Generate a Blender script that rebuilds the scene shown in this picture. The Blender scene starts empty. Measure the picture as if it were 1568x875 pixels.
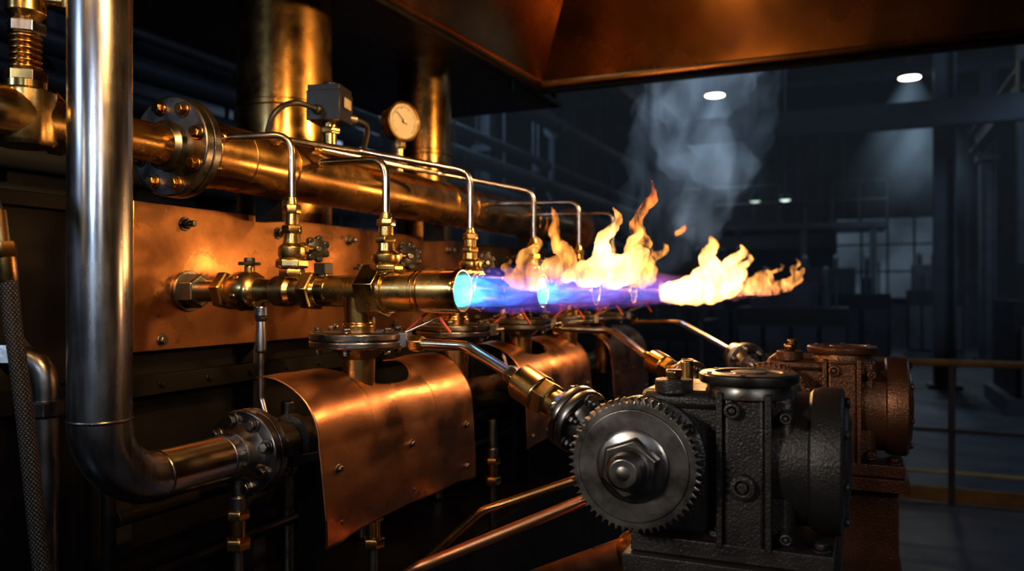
import bpy, math, random
from mathutils import Vector, Matrix, noise
random.seed(7)
H=1.45
V=Vector
def W(a,b,z): return V((a,b,H+z))
scene=bpy.context.scene
try:
    scene.view_settings.view_transform='Standard'
    scene.view_settings.look='None'
except Exception: pass

# ------------------------------------------------------------ materials
def nodes(name):
    m=bpy.data.materials.new(name); m.use_nodes=True
    nt=m.node_tree; nt.nodes.clear()
    out=nt.nodes.new('ShaderNodeOutputMaterial')
    return m,nt,out
def metal(name,c1,c2,rough=.3,rvar=.15,metallic=1.0,scale=6,bump=.05,stretch=(1,1,1),c3=None,bscale=60,spec=.5,grime=0,gcol=(.05,.025,.012),gscale=5):
    m,nt,out=nodes(name); N=nt.nodes; L=nt.links
    p=N.new('ShaderNodeBsdfPrincipled'); L.new(p.outputs[0],out.inputs[0])
    p.inputs['Metallic'].default_value=metallic
    p.inputs['Specular IOR Level'].default_value=spec
    tc=N.new('ShaderNodeTexCoord'); mp=N.new('ShaderNodeMapping'); mp.inputs['Scale'].default_value=stretch
    L.new(tc.outputs['Object'],mp.inputs[0])
    n1=N.new('ShaderNodeTexNoise'); n1.inputs['Scale'].default_value=scale; n1.inputs['Detail'].default_value=4; n1.inputs['Roughness'].default_value=.5
    L.new(mp.outputs[0],n1.inputs['Vector'])
    r=N.new('ShaderNodeValToRGB'); e=r.color_ramp.elements
    e[0].position=.25; e[0].color=(*c2,1); e[1].position=.60; e[1].color=(*c1,1)
    if c3:
        x=e.new(.80); x.color=(*c3,1)
    L.new(n1.outputs['Fac'],r.inputs[0]); col=r.outputs[0]
    n2=N.new('ShaderNodeTexNoise'); n2.inputs['Scale'].default_value=scale*2.3; n2.inputs['Detail'].default_value=5
    L.new(mp.outputs[0],n2.inputs['Vector'])
    mr=N.new('ShaderNodeMapRange'); mr.inputs[1].default_value=.25; mr.inputs[2].default_value=.75
    mr.inputs[3].default_value=max(.05,rough-rvar); mr.inputs[4].default_value=rough+rvar
    L.new(n2.outputs['Fac'],mr.inputs[0]); rg=mr.outputs[0]
    if grime:
        n4=N.new('ShaderNodeTexNoise'); n4.inputs['Scale'].default_value=gscale; n4.inputs['Detail'].default_value=9; n4.inputs['Roughness'].default_value=.6
        m4=N.new('ShaderNodeMapping'); m4.inputs['Location'].default_value=(3.1,1.7,.4); L.new(tc.outputs['Object'],m4.inputs[0]); L.new(m4.outputs[0],n4.inputs['Vector'])
        g=N.new('ShaderNodeMapRange'); g.inputs[1].default_value=.42; g.inputs[2].default_value=.74; g.inputs[3].default_value=0; g.inputs[4].default_value=grime
        L.new(n4.outputs['Fac'],g.inputs[0])
        mx=N.new('ShaderNodeMix'); mx.data_type='RGBA'; L.new(g.outputs[0],mx.inputs[0]); L.new(col,mx.inputs[6]); mx.inputs[7].default_value=(*gcol,1); col=mx.outputs[2]
        ad=N.new('ShaderNodeMath'); ad.operation='MULTIPLY_ADD'; L.new(g.outputs[0],ad.inputs[0]); ad.inputs[1].default_value=.3; L.new(rg,ad.inputs[2]); rg=ad.outputs[0]
    L.new(col,p.inputs['Base Color']); L.new(rg,p.inputs['Roughness'])
    n3=N.new('ShaderNodeTexNoise'); n3.inputs['Scale'].default_value=bscale; n3.inputs['Detail'].default_value=3
    L.new(mp.outputs[0],n3.inputs['Vector'])
    b=N.new('ShaderNodeBump'); b.inputs['Strength'].default_value=bump; b.inputs['Distance'].default_value=.003
    L.new(n3.outputs['Fac'],b.inputs['Height']); L.new(b.outputs[0],p.inputs['Normal'])
    return m
BRASS=metal('brass',(.64,.44,.16),(.38,.24,.08),.20,.06,scale=9,bump=.05,grime=.7,gscale=14)
BRASSD=metal('aged_brass',(.52,.30,.10),(.27,.14,.045),.20,.07,scale=5,bump=.05,grime=.75,gscale=7)
COPPER=metal('brushed_copper',(.62,.29,.14),(.34,.14,.06),.26,.07,scale=3,bump=.07,c3=(.76,.44,.23),stretch=(1,1,2.5),grime=.85,gcol=(.09,.04,.02),gscale=6)
COPPERP=metal('copper_plate',(.46,.21,.085),(.20,.085,.035),.27,.08,scale=3,bump=.12,c3=(.60,.32,.14),grime=.9,gcol=(.055,.024,.012),gscale=5)
STEEL=metal('polished_steel',(.42,.43,.46),(.28,.28,.29),.22,.07,scale=8,bump=.03,stretch=(3,3,.3),grime=.4,gcol=(.10,.09,.08),gscale=6)
STEELD=metal('machined_steel',(.24,.23,.22),(.12,.115,.11),.27,.07,scale=12,bump=.08,grime=.7,gcol=(.03,.025,.02),gscale=12)
TUBE=metal('steel_tube',(.55,.50,.44),(.40,.35,.30),.22,.06,scale=12,bump=.02)
IRON=metal('cast_iron',(.020,.0185,.0175),(.010,.009,.009),.38,.08,metallic=.4,scale=12,bump=.5,bscale=220,spec=.5)
RUST=metal('bronze_painted_iron',(.12,.050,.022),(.05,.022,.012),.36,.1,metallic=.7,scale=8,bump=.5,bscale=180)
BLACK=metal('black_paint',(.012,.012,.013),(.006,.006,.007),.45,.1,metallic=.1,scale=9,bump=.08,spec=.3)
FRAME=metal('dark_steel_frame',(.007,.0065,.006),(.0035,.0035,.0035),.45,.1,metallic=.4,scale=4,bump=.1,spec=.2)
HOOD=metal('hood_sheet',(.40,.18,.050),(.18,.070,.022),.22,.07,scale=1.6,bump=.10,c3=(.50,.24,.07),stretch=(1,1,.4),bscale=9,grime=.5,gscale=2)
WALL=metal('hall_wall_paint',(.03,.034,.040),(.014,.017,.021),.7,.1,metallic=0,scale=1.2,bump=.1,bscale=10)
FLOORM=metal('hall_concrete',(.055,.057,.060),(.023,.025,.027),.34,.12,metallic=0,scale=1.0,bump=.08,bscale=15)
HSTEEL=metal('hall_steel',(.042,.047,.054),(.018,.022,.026),.55,.1,metallic=.2,scale=2,bump=.05)
YEL=metal('yellow_paint',(.20,.11,.02),(.09,.05,.01),.5,.1,metallic=0,scale=8,bump=.05)
GREEN=metal('green_paint',(.015,.07,.04),(.01,.035,.02),.5,.1,metallic=0,scale=5,bump=.05)
PLAST=metal('black_plastic',(.009,.009,.009),(.006,.006,.006),.35,.08,metallic=0,scale=30,bump=.05,spec=.35)
LABEL=metal('paper_label',(.35,.28,.2),(.2,.16,.11),.6,.1,metallic=0,scale=60,bump=0)
REDW=metal('red_wire',(.5,.05,.02),(.3,.03,.01),.4,.1,metallic=0,scale=30,bump=0)
DIAL=metal('gauge_dial',(.38,.32,.22),(.30,.25,.17),.4,.05,metallic=0,scale=5,bump=0)
def emis(name,c,s):
    m,nt,out=nodes(name); e=nt.nodes.new('ShaderNodeEmission'); e.inputs[0].default_value=(*c,1); e.inputs[1].default_value=s
    n=nt.nodes.new('ShaderNodeTexNoise'); n.inputs['Scale'].default_value=.7; n.inputs['Detail'].default_value=3
    tc=nt.nodes.new('ShaderNodeTexCoord'); nt.links.new(tc.outputs['Object'],n.inputs['Vector'])
    mr=nt.nodes.new('ShaderNodeMapRange'); mr.inputs[1].default_value=.3; mr.inputs[2].default_value=.7; mr.inputs[3].default_value=s*.3; mr.inputs[4].default_value=s*1.4
    nt.links.new(n.outputs['Fac'],mr.inputs[0]); nt.links.new(mr.outputs[0],e.inputs[1])
    nt.links.new(e.outputs[0],out.inputs[0]); return m
LAMPE=emis('lamp_glass',(1,.93,.70),14)
WINE=emis('window_glazing',(.13,.19,.26),.26)
LEDG=emis('indicator_green',(.1,.6,.35),.03)
LEDW=emis('work_light_glass',(.7,.95,.80),1.4)
def braid():
    m,nt,out=nodes('braided_steel'); N=nt.nodes; L=nt.links
    p=N.new('ShaderNodeBsdfPrincipled'); L.new(p.outputs[0],out.inputs[0]); p.inputs['Metallic'].default_value=.8; p.inputs['Roughness'].default_value=.45
    uv=N.new('ShaderNodeUVMap'); hs=[]
    for sg in (1,-1):
        mp=N.new('ShaderNodeMapping'); mp.inputs['Rotation'].default_value=(0,0,sg*.8)
        L.new(uv.outputs[0],mp.inputs[0])
        w=N.new('ShaderNodeTexWave'); w.inputs['Scale'].default_value=.30; w.inputs['Distortion'].default_value=0
        L.new(mp.outputs[0],w.inputs['Vector']); hs.append(w)
    mx=N.new('ShaderNodeMath'); mx.operation='MULTIPLY'; L.new(hs[0].outputs['Fac'],mx.inputs[0]); L.new(hs[1].outputs['Fac'],mx.inputs[1])
    r=N.new('ShaderNodeValToRGB'); r.color_ramp.elements[0].color=(.006,.005,.004,1); r.color_ramp.elements[1].color=(.14,.12,.10,1); r.color_ramp.elements[1].position=.6
    L.new(mx.outputs[0],r.inputs[0]); L.new(r.outputs[0],p.inputs['Base Color'])
    b=N.new('ShaderNodeBump'); b.inputs['Strength'].default_value=.8; b.inputs['Distance'].default_value=.002
    L.new(mx.outputs[0],b.inputs['Height']); L.new(b.outputs[0],p.inputs['Normal'])
    return m
BRAID=braid()

# ------------------------------------------------------------ builder
def frame(d):
    d=d.normalized(); ref=V((0,0,1)) if abs(d.z)<.9 else V((1,0,0))
    u=d.cross(ref).normalized(); v=u.cross(d).normalized()
    return u,v,d
def fillet(pts,rad,n=8):
    pts=[V(p) for p in pts]; out=[pts[0]]
    for i in range(1,len(pts)-1):
        p=pts[i]; a=(pts[i-1]-p); b=(pts[i+1]-p)
        ang=a.angle(b)
        if ang>3.1: out.append(p); continue
        t=min(rad/math.tan(ang/2),a.length*.49,b.length*.49)
        A=p+a.normalized()*t; B=p+b.normalized()*t
        for k in range(n+1):
            s=k/n; out.append(A*(1-s)**2+p*2*s*(1-s)+B*s*s)
    out.append(pts[-1]); return out
def catmull(pts,n=8):
    P=[pts[0]]+list(pts)+[pts[-1]]; out=[]
    for i in range(1,len(P)-2):
        p0,p1,p2,p3=[V(p) for p in P[i-1:i+3]]
        for k in range(n):
            t=k/n
            out.append(.5*((2*p1)+(p2-p0)*t+(2*p0-5*p1+4*p2-p3)*t*t+(3*p1-p0-3*p2+p3)*t**3))
    out.append(V(P[-1])); return out
class Bd:
    def __init__(s): s.v=[];s.f=[];s.m=[];s.mats=[];s.uv={}
    def mi(s,m):
        if m not in s.mats: s.mats.append(m)
        return s.mats.index(m)
    def face(s,idx,m): s.f.append(tuple(idx)); s.m.append(s.mi(m))
    def rings(s,rings,m,caps=True,uvs=None):
        n=len(rings[0]); base=len(s.v)
        for r in rings: s.v.extend(r)
        for i in range(len(rings)-1):
            for j in range(n):
                k=(j+1)%n
                s.face((base+i*n+j,base+i*n+k,base+(i+1)*n+k,base+(i+1)*n+j),m)
                if uvs is not None:
                    s.uv[len(s.f)-1]=[(j,uvs[i]),(j+1,uvs[i]),(j+1,uvs[i+1]),(j,uvs[i+1])]
        if caps:
            s.face(tuple(base+j for j in reversed(range(n))),m)
            s.face(tuple(base+(len(rings)-1)*n+j for j in range(n)),m)
    def lathe(s,o,d,prof,m,seg=36,rot=0,caps=True):
        o=V(o);u,v,d=frame(V(d)); R=[]
        for t,r in prof:
            r=max(r,.0004)
            R.append([o+d*t+u*(r*math.cos(rot+2*math.pi*j/seg))+v*(r*math.sin(rot+2*math.pi*j/seg)) for j in range(seg)])
        s.rings(R,m,caps)
    def cyl(s,p0,p1,r,m,seg=32,ch=.002):
        p0=V(p0);p1=V(p1);L=(p1-p0).length; ch=min(ch,L*.3,r*.4)
        s.lathe(p0,p1-p0,[(0,r-ch),(ch,r),(L-ch,r),(L,r-ch)],m,seg)
    def hexn(s,o,d,t0,t1,r,m,rot=.3,seg=6):
        c=min(.004,(t1-t0)*.25)
        s.lathe(o,d,[(t0,r*.9),(t0+c,r),(t1-c,r),(t1,r*.9)],m,seg,rot)
    def tube(s,pts,r,m,seg=16,uv=False):
        n=len(pts); pts=[V(p) for p in pts]
        rr=r if isinstance(r,(list,tuple)) else [r]*n
        R=[];u=None;acc=0;uvs=[]
        for i in range(n):
            t=(pts[min(i+1,n-1)]-pts[max(i-1,0)]).normalized()
            if u is None: u,vv,_=frame(t)
            u=(u-t*u.dot(t)).normalized(); vv=t.cross(u)
            if i: acc+=(pts[i]-pts[i-1]).length
            uvs.append(acc/max(rr[i],1e-4)*2.5)
            R.append([pts[i]+u*(rr[i]*math.cos(2*math.pi*j/seg))+vv*(rr[i]*math.sin(2*math.pi*j/seg)) for j in range(seg)])
        s.rings(R,m,True,uvs if uv else None)
    def box(s,c,sz,m,rz=0,ry=0,rx=0):
        M=Matrix.Rotation(rz,3,'Z')@Matrix.Rotation(ry,3,'Y')@Matrix.Rotation(rx,3,'X'); c=V(c)
        b=len(s.v)
        for x in(-.5,.5):
            for y in(-.5,.5):
                for z in(-.5,.5): s.v.append(c+M@V((x*sz[0],y*sz[1],z*sz[2])))
        for f in((0,1,3,2),(4,6,7,5),(0,4,5,1),(2,3,7,6),(0,2,6,4),(1,5,7,3)): s.face([b+i for i in f],m)
    def beam(s,p0,p1,w,h,m):
        p0=V(p0);p1=V(p1);u,v,d=frame(p1-p0)
        s.rings([[p+u*(x*w/2)+v*(y*h/2) for x,y in((-1,-1),(1,-1),(1,1),(-1,1))] for p in(p0,p1)],m)
    def prism(s,o,u,v,d,pts,m):
        o=V(o);u=V(u);v=V(v);d=V(d)
        s.rings([[o+u*x+v*y for x,y in pts],[o+d+u*x+v*y for x,y in pts]],m)
    def bolt(s,p,d,r,h,m):
        s.lathe(p,d,[(0,r*1.35),(h*.25,r*1.35)],m,16)
        s.hexn(p,d,h*.25,h,r,m,random.random())
    def obj(s,name,loc=(0,0,0),bevel=.0015,parent=None,sharp=35,solid=None):
        me=bpy.data.meshes.new(name); L=V(loc)
        me.from_pydata([tuple(V(v)-L) for v in s.v],[],s.f)
        for m in s.mats: me.materials.append(m)
        for p,k in zip(me.polygons,s.m): p.material_index=k; p.use_smooth=True
        if s.uv:
            ul=me.uv_layers.new(name='UVMap')
            for fi,uvs in s.uv.items():
                for li,c in zip(me.polygons[fi].loop_indices,uvs): ul.data[li].uv=c
        me.validate()
        import bmesh
        bm=bmesh.new(); bm.from_mesh(me); bmesh.ops.recalc_face_normals(bm,faces=bm.faces); bm.to_mesh(me); bm.free()
        me.set_sharp_from_angle(angle=math.radians(sharp))
        o=bpy.data.objects.new(name,me); o.location=L; scene.collection.objects.link(o)
        if solid:
            md=o.modifiers.new('solid','SOLIDIFY'); md.thickness=solid; md.offset=0
        if bevel:
            md=o.modifiers.new('bev','BEVEL'); md.width=bevel; md.segments=2; md.limit_method='ANGLE'; md.angle_limit=math.radians(38); md.harden_normals=False
        if parent: o.parent=parent
        return o
def flange(b,o,d,r,th,m,nb=8,hub=None,br=.011,two=True,bm=None):
    """bolted flange pair, centred on o along d"""
    o=V(o);u,v,d=frame(V(d)); bm=bm or m
    if two:
        b.lathe(o-d*th,d,[(0,r*.97),(.003,r),(th-.003,r),(th-.0015,r*.985)],m,48)
        b.lathe(o,d,[(.0015,r*.985),(.003,r),(th-.003,r),(th,r*.97)],m,48)
        b.cyl(o-d*.003,o+d*.003,r*.9,m)
    else: b.cyl(o-d*th,o+d*th,r,m,48)
    if hub: b.lathe(o,d,[(-th-.03,hub*1.05),(-th-.005,hub*1.3),(-th,hub*1.45),(th,hub*1.45),(th+.005,hub*1.3),(th+.03,hub*1.05)],m,36)
    for i in range(nb):
        t=2*math.pi*(i+.35)/nb; p=o+(u*math.cos(t)+v*math.sin(t))*r*.79
        b.bolt(p-d*th,-d,br,br*1.3,bm); b.bolt(p+d*th,d,br,br*1.3,bm)
        b.cyl(p+d*(th+br*1.2),p+d*(th+br*2.2),br*.55,bm,12)

mB=V((0,-1,0)); AX=V((1,0,0)); UP=V((0,0,1)); DN=V((0,0,-1))

# ------------------------------------------------------------ furnace body
b=Bd()
b.box(W(2.65,2.05,-.63),(3.9,.98,1.60),FRAME)
for i in range(9):
    b.box(W(.85+i*.45,1.54,-.7),(.05,.05,1.4),BLACK)
for z in(-.22,-.62,-1.1):
    b.box(W(2.65,1.535,z),(3.9,.06,.045),FRAME)
b.box(W(2.65,2.05,.185),(3.98,1.06,.03),FRAME)
for i in range(26):
    b.bolt(W(.8+i*.15,1.505,-.22),mB,.007,.008,FRAME)
b.box(W(2.65,1.32,-.80),(3.9,.42,.05),FRAME)
b.box(W(2.65,1.12,-1.1),(3.9,.05,.66),FRAME)
b.obj('furnace_body',W(2.65,2.05,-.63),bevel=.004)

b=Bd()
b.box(W(2.70,1.50,.033),(2.78,.012,.344),COPPERP)
for i in range(8):
    x=1.46+i*.34
    b.bolt(W(x,1.494,.163),mB,.013,.014,STEELD)
    b.cyl(W(x,1.48,.163),W(x,1.462,.163),.008,STEELD,12)
    b.bolt(W(x-.07,1.494,-.115),mB,.011,.012,STEELD)
b.obj('copper_backplate',W(2.7,1.5,.03),bevel=.002)

# ------------------------------------------------------------ manifold
MZ=.322; MB=1.40
b=Bd()
b.lathe(W(1.38,MB,MZ),AX,[(0,.076),(.02,.076),(.021,.081),(.06,.081),(.062,.0775),(2.66,.0775)],BRASSD,64)
flange(b,W(1.345,MB,MZ),AX,.112,.024,STEELD,8,None,.013,bm=BRASSD)
b.lathe(W(.78,MB,MZ),AX,[(0,.043),(.50,.043),(.52,.046),(.545,.046)],BRASSD,40)
b.lathe(W(1.295,MB,MZ),AX,[(0,.046),(.012,.055),(.03,.055)],STEELD,40)
for x in(1.52,2.1,2.75,3.4): b.lathe(W(x,MB,MZ),AX,[(0,.077),(.002,.0795),(.012,.0795),(.014,.077)],BRASSD,48)
flange(b,W(4.06,MB,MZ),AX,.125,.024,RUST,8,None,.013)
for x in(1.7,2.6,3.5):
    b.box(W(x,MB+.03,.235),(.03,.09,.1),FRAME)
    b.lathe(W(x-.02,MB,MZ),AX,[(0,.082),(.04,.082)],BRASSD,48)
b.obj('gas_manifold_pipe',W(1.4,MB,MZ))

b=Bd()
vx=.99
b.lathe(W(vx,MB,.32),UP,[(-.055,.045),(-.045,.052),(.045,.052),(.05,.035),(.065,.035)],BRASS,32)
b.hexn(W(vx,MB,.32),AX,-.16,-.09,.058,BRASS); b.hexn(W(vx,MB,.32),AX,.05,.085,.060,BRASS)
b.lathe(W(vx,MB,.32),AX,[(-.10,.05),(.055,.05)],BRASS,32)
b.hexn(W(vx,MB,.32),UP,.06,.085,.036,BRASS)
for i in range(6): b.lathe(W(vx,MB,.32),UP,[(.085+i*.011,.024),(.09+i*.011,.028),(.096+i*.011,.024)],BRASSD,24)
b.hexn(W(vx,MB,.32),UP,.15,.175,.034,STEEL)
b.lathe(W(vx,MB,.32),UP,[(.175,.022),(.19,.034),(.25,.034),(.265,.022)],BRASS,32)
b.hexn(W(vx,MB,.32),UP,.262,.285,.034,BRASS)
b.hexn(W(vx,MB,.32),UP,.30,.32,.028,BRASS)
b.cyl(W(vx,MB,.60),W(vx,MB,.985),.016,STEELD); b.hexn(W(vx,MB,.32),UP,.63,.66,.026,STEELD)
b.cyl(W(vx,MB,.54),W(vx+.06,MB-.06,.54),.012,BRASS); b.hexn(W(vx+.035,MB-.035,.54),V((1,-1,0)),.01,.03,.022,BRASSD)
b.box(W(vx+.085,MB-.07,.54),(.08,.008,.03),STEELD,rz=-.3)
b.obj('brass_ball_valve',W(vx,MB,.32))

# ------------------------------------------------------------ exhaust ducts + plenum
for k,(a,bb,r) in enumerate([(2.35,1.92,.168),(3.38,1.92,.130)]):
    b=Bd(); b.lathe(W(a,bb,.20),UP,[(0,r+.03),(.02,r+.03),(.021,r),(.45,r),(.452,r+.006),(.47,r+.006),(.472,r),(.90,r)],BRASSD,64)
    for i in range(12):
        t=i*math.pi/6; b.bolt(W(a+math.cos(t)*(r+.017),bb+math.sin(t)*(r+.017),.22),UP,.008,.01,STEELD)
    b.obj('brass_exhaust_duct',W(a,bb,.2))
b=Bd(); b.box(W(2.9,2.2,1.32),(3.2,1.1,.44),BLACK)
for i in range(8): b.box(W(1.5+i*.42,1.64,1.32),(.04,.03,.44),FRAME)
b.box(W(2.9,1.64,1.115),(3.2,.05,.03),FRAME)
b.obj('exhaust_plenum',W(2.9,2.2,1.3),bevel=.003)

# hood
b=Bd()
zb=1.0; rim=[(-.7,1.66),(3.73,1.446),(3.73,-1.5),(-.7,-1.5)]
top=[(.2,.95),(3.0,.82),(3.0,-.9),(.2,-.9)]
zt=2.05
def pt(p,z): return tuple(W(p[0],p[1],z))
rings=[[pt(p,zb) for p in rim],[pt(p,zb+.055) for p in rim],[pt(p,zt) for p in top]]
for r in rings: b.v.extend([V(q) for q in r])
for i in range(2):
    for j in range(4):
        k=(j+1)%4; b.face((i*4+j,i*4+k,(i+1)*4+k,(i+1)*4+j),HOOD)
b.face((8,9,10,11),HOOD)
hood=b.obj('extraction_hood',W(1.5,0,1.3),bevel=0,solid=.006,sharp=20)
b=Bd()
def lip(p,q): b.beam(W(p[0],p[1],zb),W(q[0],q[1],zb),.035,.02,FRAME)
for j in range(4): lip(rim[j],rim[(j+1)%4])
for p in((-.6,1.62),(3.7,1.6),(3.70,-1.45),(-.6,-1.45)): b.beam(W(p[0],p[1],zb+.01),W(p[0],p[1],4.0),.02,.02,FRAME)
lipo=b.obj('rim_frame',W(1.5,0,1.0),bevel=.002); lipo.parent=hood; lipo.matrix_parent_inverse=Matrix.Translation(-hood.location)

# ------------------------------------------------------------ steel supply pipe with elbow
PB=1.221; PA=1.0; PZ=-.352
b=Bd()
pts=[W(PA,PB,1.3),W(PA,PB,.6),W(PA,PB,0),W(PA,PB,PZ+.125)]
n=16
for k in range(1,n+1):
    t=k/n*math.pi/2; pts.append(W(PA+.125*(1-math.cos(t)),PB,PZ+.125-.125*math.sin(t)))
b.tube(pts,[.0525]*5+[.0525-.0055*k/15 for k in range(len(pts)-5)],STEEL,48)
b.lathe(W(PA,PB,PZ+.125),UP,[(-.004,.0525),(0,.0545),(.004,.0525)],STEELD,48)
b.lathe(W(PA+.125,PB,PZ),AX,[(-.004,.047),(0,.0495),(.004,.047)],STEELD,48)
b.cyl(W(PA+.12,PB,PZ),W(1.34,PB,PZ),.047,TUBE,48)
b.lathe(W(1.29,PB,PZ),AX,[(-.003,.047),(0,.0495),(.003,.047)],STEELD,48)
b.obj('steel_supply_pipe',W(PA,PB,0))
b=Bd()
flange(b,W(1.372,PB,PZ),AX,.094,.022,STEELD,8,.047,.012)
b.cyl(W(1.40,PB,PZ),W(1.86,PB,PZ),.047,IRON,40); 
b.cyl(W(1.86,PB,PZ),W(4.2,PB,PZ),.047,BRASSD,40)
for x in(1.50,1.93,2.12,3.02,3.2): b.lathe(W(x,PB,PZ),AX,[(0,.05),(.004,.062),(.03,.062),(.034,.05)],BRASSD if x>1.9 else IRON,36)
flange(b,W(2.06,PB,PZ),AX,.085,.018,RUST,8,.047,.010)
b.box(W(1.62,PB+.02,PZ-.23),(.04,.05,.38),FRAME); b.box(W(3.0,PB+.02,PZ-.23),(.04,.05,.38),FRAME)
b.obj('gas_header_pipe',W(1.4,PB,PZ))

for (a,bb,z) in((1.342,PB,PZ-.09),(1.62,1.06,-.50),(2.3,1.06,-.50)):
    b=Bd(); o=W(a,bb,z)
    b.lathe(o,DN,[(-.04 if bb==PB else -.09,.014),(0,.014),(.001,.018),(.03,.018)],STEELD,20)
    b.hexn(o,DN,.03,.05,.026,BRASSD); b.lathe(o,DN,[(.05,.017),(.09,.017)],BRASSD,20); b.hexn(o,DN,.09,.115,.028,BRASSD)
    b.cyl(o+DN*.115,o+DN*.27,.011,STEELD,16); 
    b.obj('drain_valve',o)

# ------------------------------------------------------------ copper shields
def shield(a0,a1,notches,zbot=-.485):
    b=Bd(); na=120; prof=64; cb=1.06; cz=-.30; R=.132
    for i in range(na+1):
        a=a0+(a1-a0)*i/na
        end=100
        for (n0,n1,dep) in notches:
            if n0<a<n1:
                q=(a-n0)/(n1-n0)*2-1; end=min(end,100-dep*(1-abs(q)**3)**.5)
        zb_=zbot+.012*math.sin((a-a0)*6)
        L1=cz-zb_; L2=R*math.radians(end); T=L1+L2
        for j in range(prof+1):
            s=T*j/prof
            if s<L1: y=cb-R-.012*math.cos((s/L1)*1.57); z=zb_+s
            else:
                t=(s-L1)/R; y=cb-R*math.cos(t); z=cz+R*math.sin(t)
            w=.008*noise.noise(V((a*4,y*5,z*5)))+.003*noise.noise(V((a*13,y*13,z*13)))
            b.v.append(W(a+w*.3,y+w,z+w))
    for i in range(na):
        for j in range(prof):
            p=i*(prof+1)+j; b.face((p,p+1,p+prof+2,p+prof+1),COPPER)
    o=b.obj('copper_heat_shield',W((a0+a1)/2,cb,cz),bevel=0,solid=.003,sharp=60)
    c=Bd()
    for x in(a0+.05,(a0+a1)/2,a1-.05):
        for z in(-.345,zbot+.035):
            c.bolt(W(x,.928-.006,z),mB,.007,.01,STEELD)
    q=c.obj('shield_bolts',(0,0,0)); q.parent=o; q.matrix_parent_inverse=Matrix.Translation(-o.location)
    c=Bd()
    for x in(a0+.2,a1-.2):
        c.beam(W(x,.935,-.33),W(x,1.18,-.385),.02,.02,FRAME)
    q=c.obj('shield_brackets',(0,0,0)); q.parent=o; q.matrix_parent_inverse=Matrix.Translation(-o.location)
shield(1.235,1.885,[(1.425,1.69,58)])
shield(2.24,2.90,[(2.34,2.60,58)])
shield(3.20,3.80,[(3.26,3.45,46)])

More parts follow.
